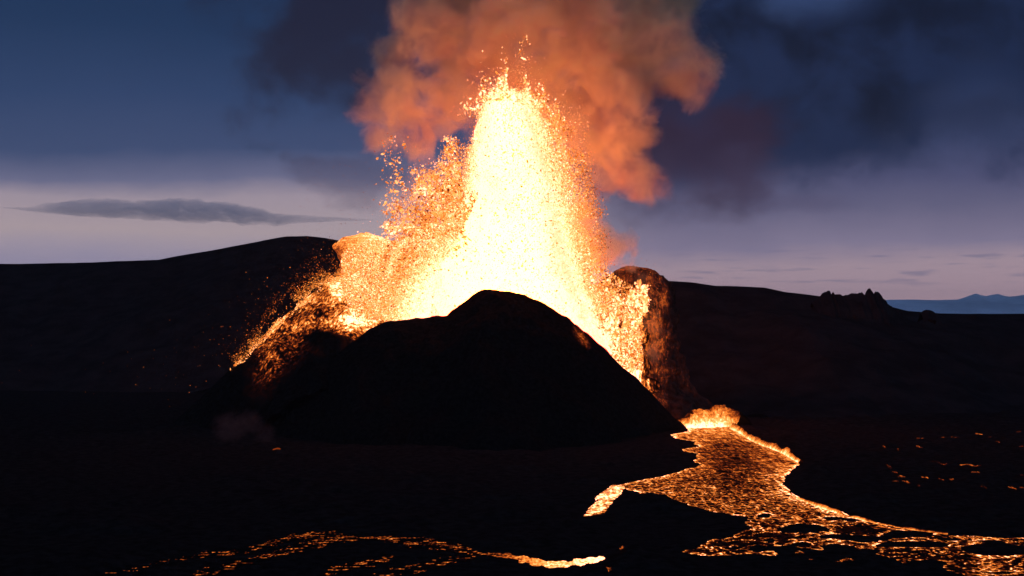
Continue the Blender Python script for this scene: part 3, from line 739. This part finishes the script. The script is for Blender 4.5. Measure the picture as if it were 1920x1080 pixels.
# right side: spray down the wall
n = 12000
px = 1080 + 125 * rng.random(n); py = np.interp(px, [1080, 1120, 1160, 1205], [410, 492, 520, 545]) + rng.random(n) ** .8 * np.interp(px, [1080, 1120, 1205], [200, 190, 150])
keepm = ~((np.abs(px - 1150) < 16) & (np.abs(py - 607) < 9))
emit(px[keepm], py[keepm], rng.uniform(-6, 4, n)[keepm] - 4, (.2 + .5 * rng.random(n) ** 3)[keepm], np.clip(rng.normal(.76, .14, n) - .12 * (px - 1080) / 125, .4, 1)[keepm])
for cx, t0, t1 in [(1197, 525, 690), (1190, 540, 690), (1205, 535, 610), (1211, 535, 575), (1183, 545, 650), (1155, 550, 640), (1148, 545, 640), (1163, 560, 640), (1140, 540, 620), (1207, 555, 600), (1195, 580, 700), (1213, 560, 590)]:
    n = 260; k = rng.random(n)
    emit(cx + rng.normal(0, 3, n) - (k * 10), t0 + (t1 - t0) * k, rng.uniform(-8, -2, n), .25 + .8 * rng.random(n) ** 4, np.clip(rng.normal(.84, .12, n), .45, 1), 0.1, 1.6)
gauss(1218, 580, 14, 45, 300, .18, .5, .4, .72, -6, 3); gauss(1222, 640, 10, 10, 30, .2, .6, .45, .7, -10, 2); gauss(1190, 505, 30, 10, 60, .15, .35, .5, .7, -4, 3)
# sparks skidding down the left flank
n = 15000
px = 440 + 220 * rng.random(n) ** .75; cr = np.interp(px, [p[0] for p in FLANK], [p[1] for p in FLANK])
up = rng.exponential(1, n); kp = rng.random(n) < np.clip(.5 + 1.6 * fbm(px * .035, up * .8, oct=4, seed=79), .04, 1) * .6
px, cr, up = px[kp], cr[kp], up[kp]; n = len(px)
emit(px - up * 5, cr + 7 + 4 * fbm(px * .05, px * 0, oct=3, seed=78) - up * np.interp(px, [450, 520, 560, 610, 650], [7, 10, 13, 15, 9]), rng.uniform(-14, 6, n) + flankY(px) - FY - 4, .12 + .36 * rng.random(n) ** 4, np.clip(.78 - .12 * up + rng.normal(0, .09, n), .3, .95), -.8, -.7)
n = 5000
px = 430 + 230 * rng.random(n) ** .8; cr = np.interp(px, [p[0] for p in FLANK], [p[1] for p in FLANK])
dn = rng.random(n); py = cr + 120 * dn ** 1.2
emit(px, py, flankY(px) - FY - 3 - dn * 45, .14 + .55 * rng.random(n) ** 5, np.clip(.66 - .25 * dn + rng.normal(0, .12, n), .3, .95), -.8, -.7)
n = 520
px = 640 - rng.exponential(110, n); py = np.interp(px, [300, 450, 640], [700, 640, 490]) + rng.normal(0, 42, n)
emit(px, py, rng.uniform(-40, 0, n), .13 + .22 * rng.random(n) ** 3, rng.uniform(.34, .6, n))
n = 240
emit(rng.uniform(560, 760, n), rng.uniform(300, 480, n), rng.uniform(-20, 10, n), .12 + .16 * rng.random(n) ** 3, rng.uniform(.34, .5, n))

P_ = np.concatenate(P_); S_ = np.concatenate(S_); H_ = np.concatenate(H_); D_ = np.concatenate(D_)
D_ /= np.linalg.norm(D_, axis=1)[:, None]
def clots(name, idx, base, faces, stretch, jitter):
    p, s, h, dd = P_[idx], S_[idx], H_[idx], D_[idx]; n = len(p); nv = len(base)
    b = base[None] * (1 + rng.uniform(-jitter, jitter, (n, nv, 1)))
    q = rng.normal(0, 1, (n, 4)); q /= np.linalg.norm(q, axis=1)[:, None]
    w, x, y, z = q.T
    Rm = np.stack([1 - 2 * (y * y + z * z), 2 * (x * y - z * w), 2 * (x * z + y * w), 2 * (x * y + z * w), 1 - 2 * (x * x + z * z), 2 * (y * z - x * w),
                   2 * (x * z - y * w), 2 * (y * z + x * w), 1 - 2 * (x * x + y * y)], -1).reshape(n, 3, 3)
    b = np.einsum('nij,nvj->nvi', Rm, b)
    al = np.einsum('nvi,ni->nv', b, dd)
    b = b + (al * (rng.random(n) ** 2 * stretch)[:, None])[..., None] * dd[:, None, :]
    V = p[:, None] + b * s[:, None, None]
    Fc = (np.arange(n)[:, None, None] * nv + np.array(faces)[None]).reshape(-1, 3)
    hv = np.clip(h[:, None] + rng.uniform(-.07, .07, (n, nv)), 0, 1)
    return fchild(mesh_obj(name, V.reshape(-1, 3), Fc, M_spark, fountain, {'molten': hv.ravel()}, smooth=False))
tet = np.array([(1, 1, 1), (1, -1, -1), (-1, 1, -1), (-1, -1, 1)]) / 1.5
g = (1 + 5 ** .5) / 2
ico = np.array([(-1, g, 0), (1, g, 0), (-1, -g, 0), (1, -g, 0), (0, -1, g), (0, 1, g), (0, -1, -g), (0, 1, -g), (g, 0, -1), (g, 0, 1), (-g, 0, -1), (-g, 0, 1)]) / 1.9
icof = [(0, 11, 5), (0, 5, 1), (0, 1, 7), (0, 7, 10), (0, 10, 11), (1, 5, 9), (5, 11, 4), (11, 10, 2), (10, 7, 6), (7, 1, 8), (3, 9, 4), (3, 4, 2), (3, 2, 6), (3, 6, 8), (3, 8, 9), (4, 9, 5), (2, 4, 11), (6, 2, 10), (8, 6, 7), (9, 8, 1)]
big = S_ > .5
tag(clots('fine_spatter', np.where(~big)[0], tet, [(0, 1, 2), (0, 3, 1), (0, 2, 3), (1, 3, 2)], 1.2, .35), kind='stuff')
tag(clots('torn_clots', np.where(big)[0], ico, icof, 1.8, .55), kind='stuff')
print('particles', len(S_), int(big.sum()))

# ------------------------------------------------------------------ smoke
def hull(name, blobs, mat, parent=None, voxel=4.0, grow=1.0):
    V, Fc = [], []; base = 0
    import bmesh
    bm = bmesh.new()
    for (x, y, z, r_) in blobs:
        mtx = __import__('mathutils').Matrix.Translation((x, y, z))
        bmesh.ops.create_icosphere(bm, subdivisions=3, radius=r_ * grow, matrix=mtx)
    me = bpy.data.meshes.new(name + '_raw'); bm.to_mesh(me); bm.free()
    tmp = bpy.data.objects.new(name + '_raw', me); COL.objects.link(tmp)
    md = tmp.modifiers.new('r', 'REMESH'); md.mode = 'VOXEL'; md.voxel_size = voxel
    dg = bpy.context.evaluated_depsgraph_get()
    me2 = bpy.data.meshes.new_from_object(tmp.evaluated_get(dg)); me2.name = name
    bpy.data.objects.remove(tmp); bpy.data.meshes.remove(me)
    me2.materials.clear(); me2.materials.append(mat)
    o = bpy.data.objects.new(name, me2); COL.objects.link(o)
    if parent is not None: o.parent = parent
    return o
def smoke_mat(name, blobs, dens, colour, nscale, erode, soft, k=10, step=1.0, anis=.0, origin=(0, 0, 0), detail=6, rough=.58, body=.0, shade_tone=None):
    m = bpy.data.materials.new(name); m.use_nodes = True; t = NT(m.node_tree)
    tc = t.node('ShaderNodeTexCoord'); o = tc.outputs['Object']
    sd = None
    for (x, y, z, r_) in blobs:
        q = t.m('SUBTRACT', t.v('DISTANCE', o, (x - origin[0], y - origin[1], z - origin[2])), r_)
        sd = q if sd is None else t.m('SMOOTH_MIN', sd, q, k)
    n = t.noise(o, nscale, detail, rough, .5)
    nf = t.noise(o, nscale * 2.7, 5, .64, .8)
    # billows: the noise eats into the cloud from its edge
    dd = t.m('SUBTRACT', t.m('MULTIPLY', sd, -1), t.m('MULTIPLY', t.step(n, .30, .72), erode))
    den = t.m('MULTIPLY', t.step(dd, 0, soft), dens)
    if body: den = t.m('MULTIPLY', den, t.m('ADD', 1 - body, t.m('MULTIPLY', t.step(nf, .36, .62), body * 1.6)))
    pv = t.node('ShaderNodeVolumePrincipled')
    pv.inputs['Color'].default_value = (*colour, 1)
    if shade_tone: t.put(pv.inputs['Color'], t.mix(t.step(t.noise(o, nscale * .8, 5, .6, .8), .42, .60), tuple(colour), shade_tone))  # darker brown patches painted in for the shade between billows
    pv.inputs['Anisotropy'].default_value = anis
    t.put(pv.inputs['Density'], den)
    out = t.node('ShaderNodeOutputMaterial'); t.put(out.inputs['Volume'], pv.outputs[0])
    m.cycles.volume_step_rate = step
    return m
def blobs_px(L, Y, jit=0):
    r_ = []
    for i, b in enumerate(L):
        YY = Y + (b[3] if len(b) > 3 else 0)
        x, y, z = at(b[0], b[1], YY); r_.append((float(x), float(y), float(z), b[2] / F * YY))
    return r_
PLUME = blobs_px([(745, 190, 100), (735, 105, 82, 20), (700, 175, 62, 0), (672, 212, 50, 0), (672, 150, 46, 0), (812, 185, 70, 0), (718, 250, 62, 0), (775, 262, 66, 0), (812, 60, 115, 10), (900, 90, 130, 20), (860, 190, 105, 15), (985, 40, 150, 10), (1010, 170, 130, 25), (1110, 80, 155, 10),
                  (1215, 85, 135, 10), (1275, 128, 100, 0), (1108, 395, 58, 25), (1165, 190, 115, 0), (1095, 250, 95, 15), (1150, 280, 78, 5), (1185, 345, 74, 10), (1225, 355, 50, 8), (1115, 345, 72, 25), (860, -60, 150, 30), (1050, -110, 190, 30), (1220, -50, 150, 30)], 865)
tag(hull('smoke_plume', PLUME, smoke_mat('lit_ash_smoke', PLUME, .048, (.98, .94, .64), .024, 18, 6, k=9, step=.10, rough=.64, body=.85, shade_tone=(.77, .61, .47)), None, 5.0, 1.04),
    'orange lit smoke plume billowing above and behind the lava fountain', 'smoke')
PUFF = blobs_px([(1088, 425, 62), (1120, 440, 54, 0), (1150, 462, 48, 4), (1165, 492, 38, 12), (1112, 392, 36, 0), (1110, 480, 44, 4), (1185, 505, 26, 16), (1172, 458, 36, 2)], 794)
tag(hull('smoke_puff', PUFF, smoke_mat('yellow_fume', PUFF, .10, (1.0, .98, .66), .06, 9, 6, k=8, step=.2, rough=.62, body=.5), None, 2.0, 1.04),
    'small yellow lit smoke puff behind the right crater rim', 'smoke')
VEIL = blobs_px([(1210, 560, 36), (1226, 610, 40), (1222, 660, 38), (1206, 520, 26)], 790)
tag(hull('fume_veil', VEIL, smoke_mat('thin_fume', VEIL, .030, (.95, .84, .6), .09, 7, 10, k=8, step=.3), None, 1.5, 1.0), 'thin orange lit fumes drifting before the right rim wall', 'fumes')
# hot gas and fine ash inside the fountain
GAS = blobs_px([(950, 240, 70), (955, 330, 110), (950, 430, 140), (900, 520, 150), (820, 420, 80), (1050, 560, 110), (800, 520, 120), (795, 350, 75), (752, 400, 60), (1060, 300, 70), (1075, 400, 70)], 790)
go = hull('hot_gas', GAS, smoke_mat('hot_gas', GAS, .022, (.96, .84, .52), .05, 10, 24, k=15, step=.4, origin=(0, 790, 20) if False else (0, 0, 0), detail=3), fountain, 4.0, 1.0)
fchild(go)

# ------------------------------------------------------------------ far snow mountains, lens cloud, fumarole
M_snow = basalt('snow_rock', (.45, .47, .5), (.8, .82, .85), .0006, bump=.2, dist=40)
NEARM = [(1400, 575), (1560, 566), (1668, 562), (1720, 562), (1760, 563), (1800, 562), (1830, 566), (1900, 570), (2000, 572), (2200, 578)]
PEAKS = [(1650, 572), (1740, 566), (1795, 562), (1808, 558), (1818, 554), (1830, 550), (1838, 553), (1848, 555), (1858, 553), (1871, 551), (1880, 554), (1892, 556), (1905, 555), (1920, 553), (1945, 557), (1990, 551), (2060, 560), (2200, 570)]
tag(ridge('mountain', NEARM, 22000, M_snow, .16, .2, 2600, 35, .0012, 200, 60, seed=191, rough_top=.15, round_=120, cut=-30), kind='structure')
tag(ridge('mountain', PEAKS, 30000, M_snow, .2, .25, 3000, 60, .0010, 240, 60, seed=193, rough_top=.12, round_=60, cut=-30), kind='structure')
CT = [(5, 389), (60, 389), (100, 381), (150, 377), (200, 375), (260, 378), (310, 375), (360, 377), (420, 381), (470, 388), (510, 398), (540, 401), (590, 405), (640, 408), (700, 412)]
CB = [(5, 390), (60, 397), (130, 405), (200, 408), (300, 411), (360, 416), (420, 418), (480, 420), (510, 423), (540, 419), (600, 417), (640, 415), (700, 413)]
def lens_cloud(Yc=14000.0, nx=420, ns=48):
    px = np.linspace(5, 700, nx); tp = np.interp(px, *zip(*CT)); bt = np.interp(px, *zip(*CB))
    x, _, zt = at(px, tp, Yc); _, _, zb = at(px, bt, Yc)
    zc = (zt + zb) / 2; hh = np.maximum((zt - zb) / 2, 2.0)
    a = np.linspace(0, 2 * math.pi, ns, endpoint=False)
    k = 1 + .22 * fbm(np.repeat(x[:, None], ns, 1) * .006, np.cos(a)[None] * 2 + 0 * x[:, None], np.sin(a)[None] * 2 + 0 * x[:, None], oct=5, seed=201, gain=.6)
    XX = np.repeat(x[:, None], ns, 1); ZZ = zc[:, None] + hh[:, None] * np.sin(a)[None] * k; YY = Yc + (60 + hh[:, None] * 4.0) * np.cos(a)[None] * k
    V = np.stack([XX, YY, ZZ], -1).reshape(-1, 3); Fc = grid_faces(nx, ns, wrap=True)
    T = np.vstack([Fc[:, [0, 1, 2]], Fc[:, [0, 2, 3]]]); n = len(V)
    V = np.vstack([V, [[x[0], Yc, zc[0]], [x[-1], Yc, zc[-1]]]]); j = np.arange(ns)
    T = np.vstack([T, np.stack([np.full(ns, n), (j + 1) % ns, j], -1), np.stack([np.full(ns, n + 1), (nx - 1) * ns + j, (nx - 1) * ns + (j + 1) % ns], -1)])
    m = bpy.data.materials.new('cloud_vapour'); m.use_nodes = True; t = NT(m.node_tree)
    pv = t.node('ShaderNodeVolumePrincipled'); pv.inputs['Color'].default_value = (.97, .98, 1, 1)
    tc = t.node('ShaderNodeTexCoord'); nz = t.noise(t.v('MULTIPLY', tc.outputs['Object'], (.4, .25, 1)), .012, 5, .62, .5)
    t.put(pv.inputs['Density'], t.m('MULTIPLY', t.step(nz, .24, .50), .0015)); m.cycles.volume_step_rate = .12
    out = t.node('ShaderNodeOutputMaterial'); t.put(out.inputs['Volume'], pv.outputs[0])
    import bmesh
    o = mesh_obj('lenticular_cloud', V, T, m); bm = bmesh.new(); bm.from_mesh(o.data)
    bmesh.ops.recalc_face_normals(bm, faces=bm.faces); bm.to_mesh(o.data); bm.free()
    return o
tag(lens_cloud(), 'long flat blue grey lens cloud low in the left sky', 'cloud')
fx, fy = map(float, ground_at(512, 852))
STEAM = [(fx - 6, fy + 14, 8, 7.5), (fx - 1, fy + 12, 4, 4.5), (fx + 3, fy + 12, 3, 3), (fx - 14, fy + 20, 12, 9), (fx - 24, fy + 24, 10, 10)]
tag(hull('fumarole_steam', STEAM, smoke_mat('thin_steam', STEAM, .006, (.95, .6, .55), .25, 3.5, 4, k=3, step=.3), None, .8, 1.04), 'faint red steam rising from a vent left of the cone foot', 'steam')
M_vent = spark_mat('vent_glow'); M_vent.cycles.emission_sampling = 'FRONT'
n = 30; s_ = np.linspace(-1, 1, n); V = np.array([[fx + q * 1.7, fy + 9 + r_ * (1 - q * q) * 1.6, 1.2 + .5 * (1 - abs(r_)) + .3 * math.sin(q * 2.1 + 1)] for q in s_ for r_ in (-1, 0, 1)])
tag(mesh_obj('glowing_vent', V, grid_faces(n, 3), M_vent, None, {'molten': np.full(len(V), .37)}), 'small dull red vent glowing under the steam left of the cone', 'vent')

# ------------------------------------------------------------------ the air: thin even haze round the whole place
gl = float(max(abs(gx).max(), gy.max())) + 1000.0
m = bpy.data.materials.new('air'); m.use_nodes = True; t = NT(m.node_tree)
pv = t.node('ShaderNodeVolumePrincipled'); pv.inputs['Color'].default_value = (.93, .96, 1, 1); pv.inputs['Density'].default_value = 1.3e-5
out = t.node('ShaderNodeOutputMaterial'); t.put(out.inputs['Volume'], pv.outputs[0])
zb, zt = min(float(Z.min()), -31.0) - 1.0, 720.0
V = np.array([(x, y, z) for x in (-gl, gl) for y in (-4500.0, gl) for z in (zb, zt)])
tag(mesh_obj('haze', V, np.array([(0, 1, 3, 2), (4, 6, 7, 5), (0, 4, 5, 1), (2, 3, 7, 6), (0, 2, 6, 4), (1, 5, 7, 3)]), m, smooth=False), kind='stuff')
print('done')
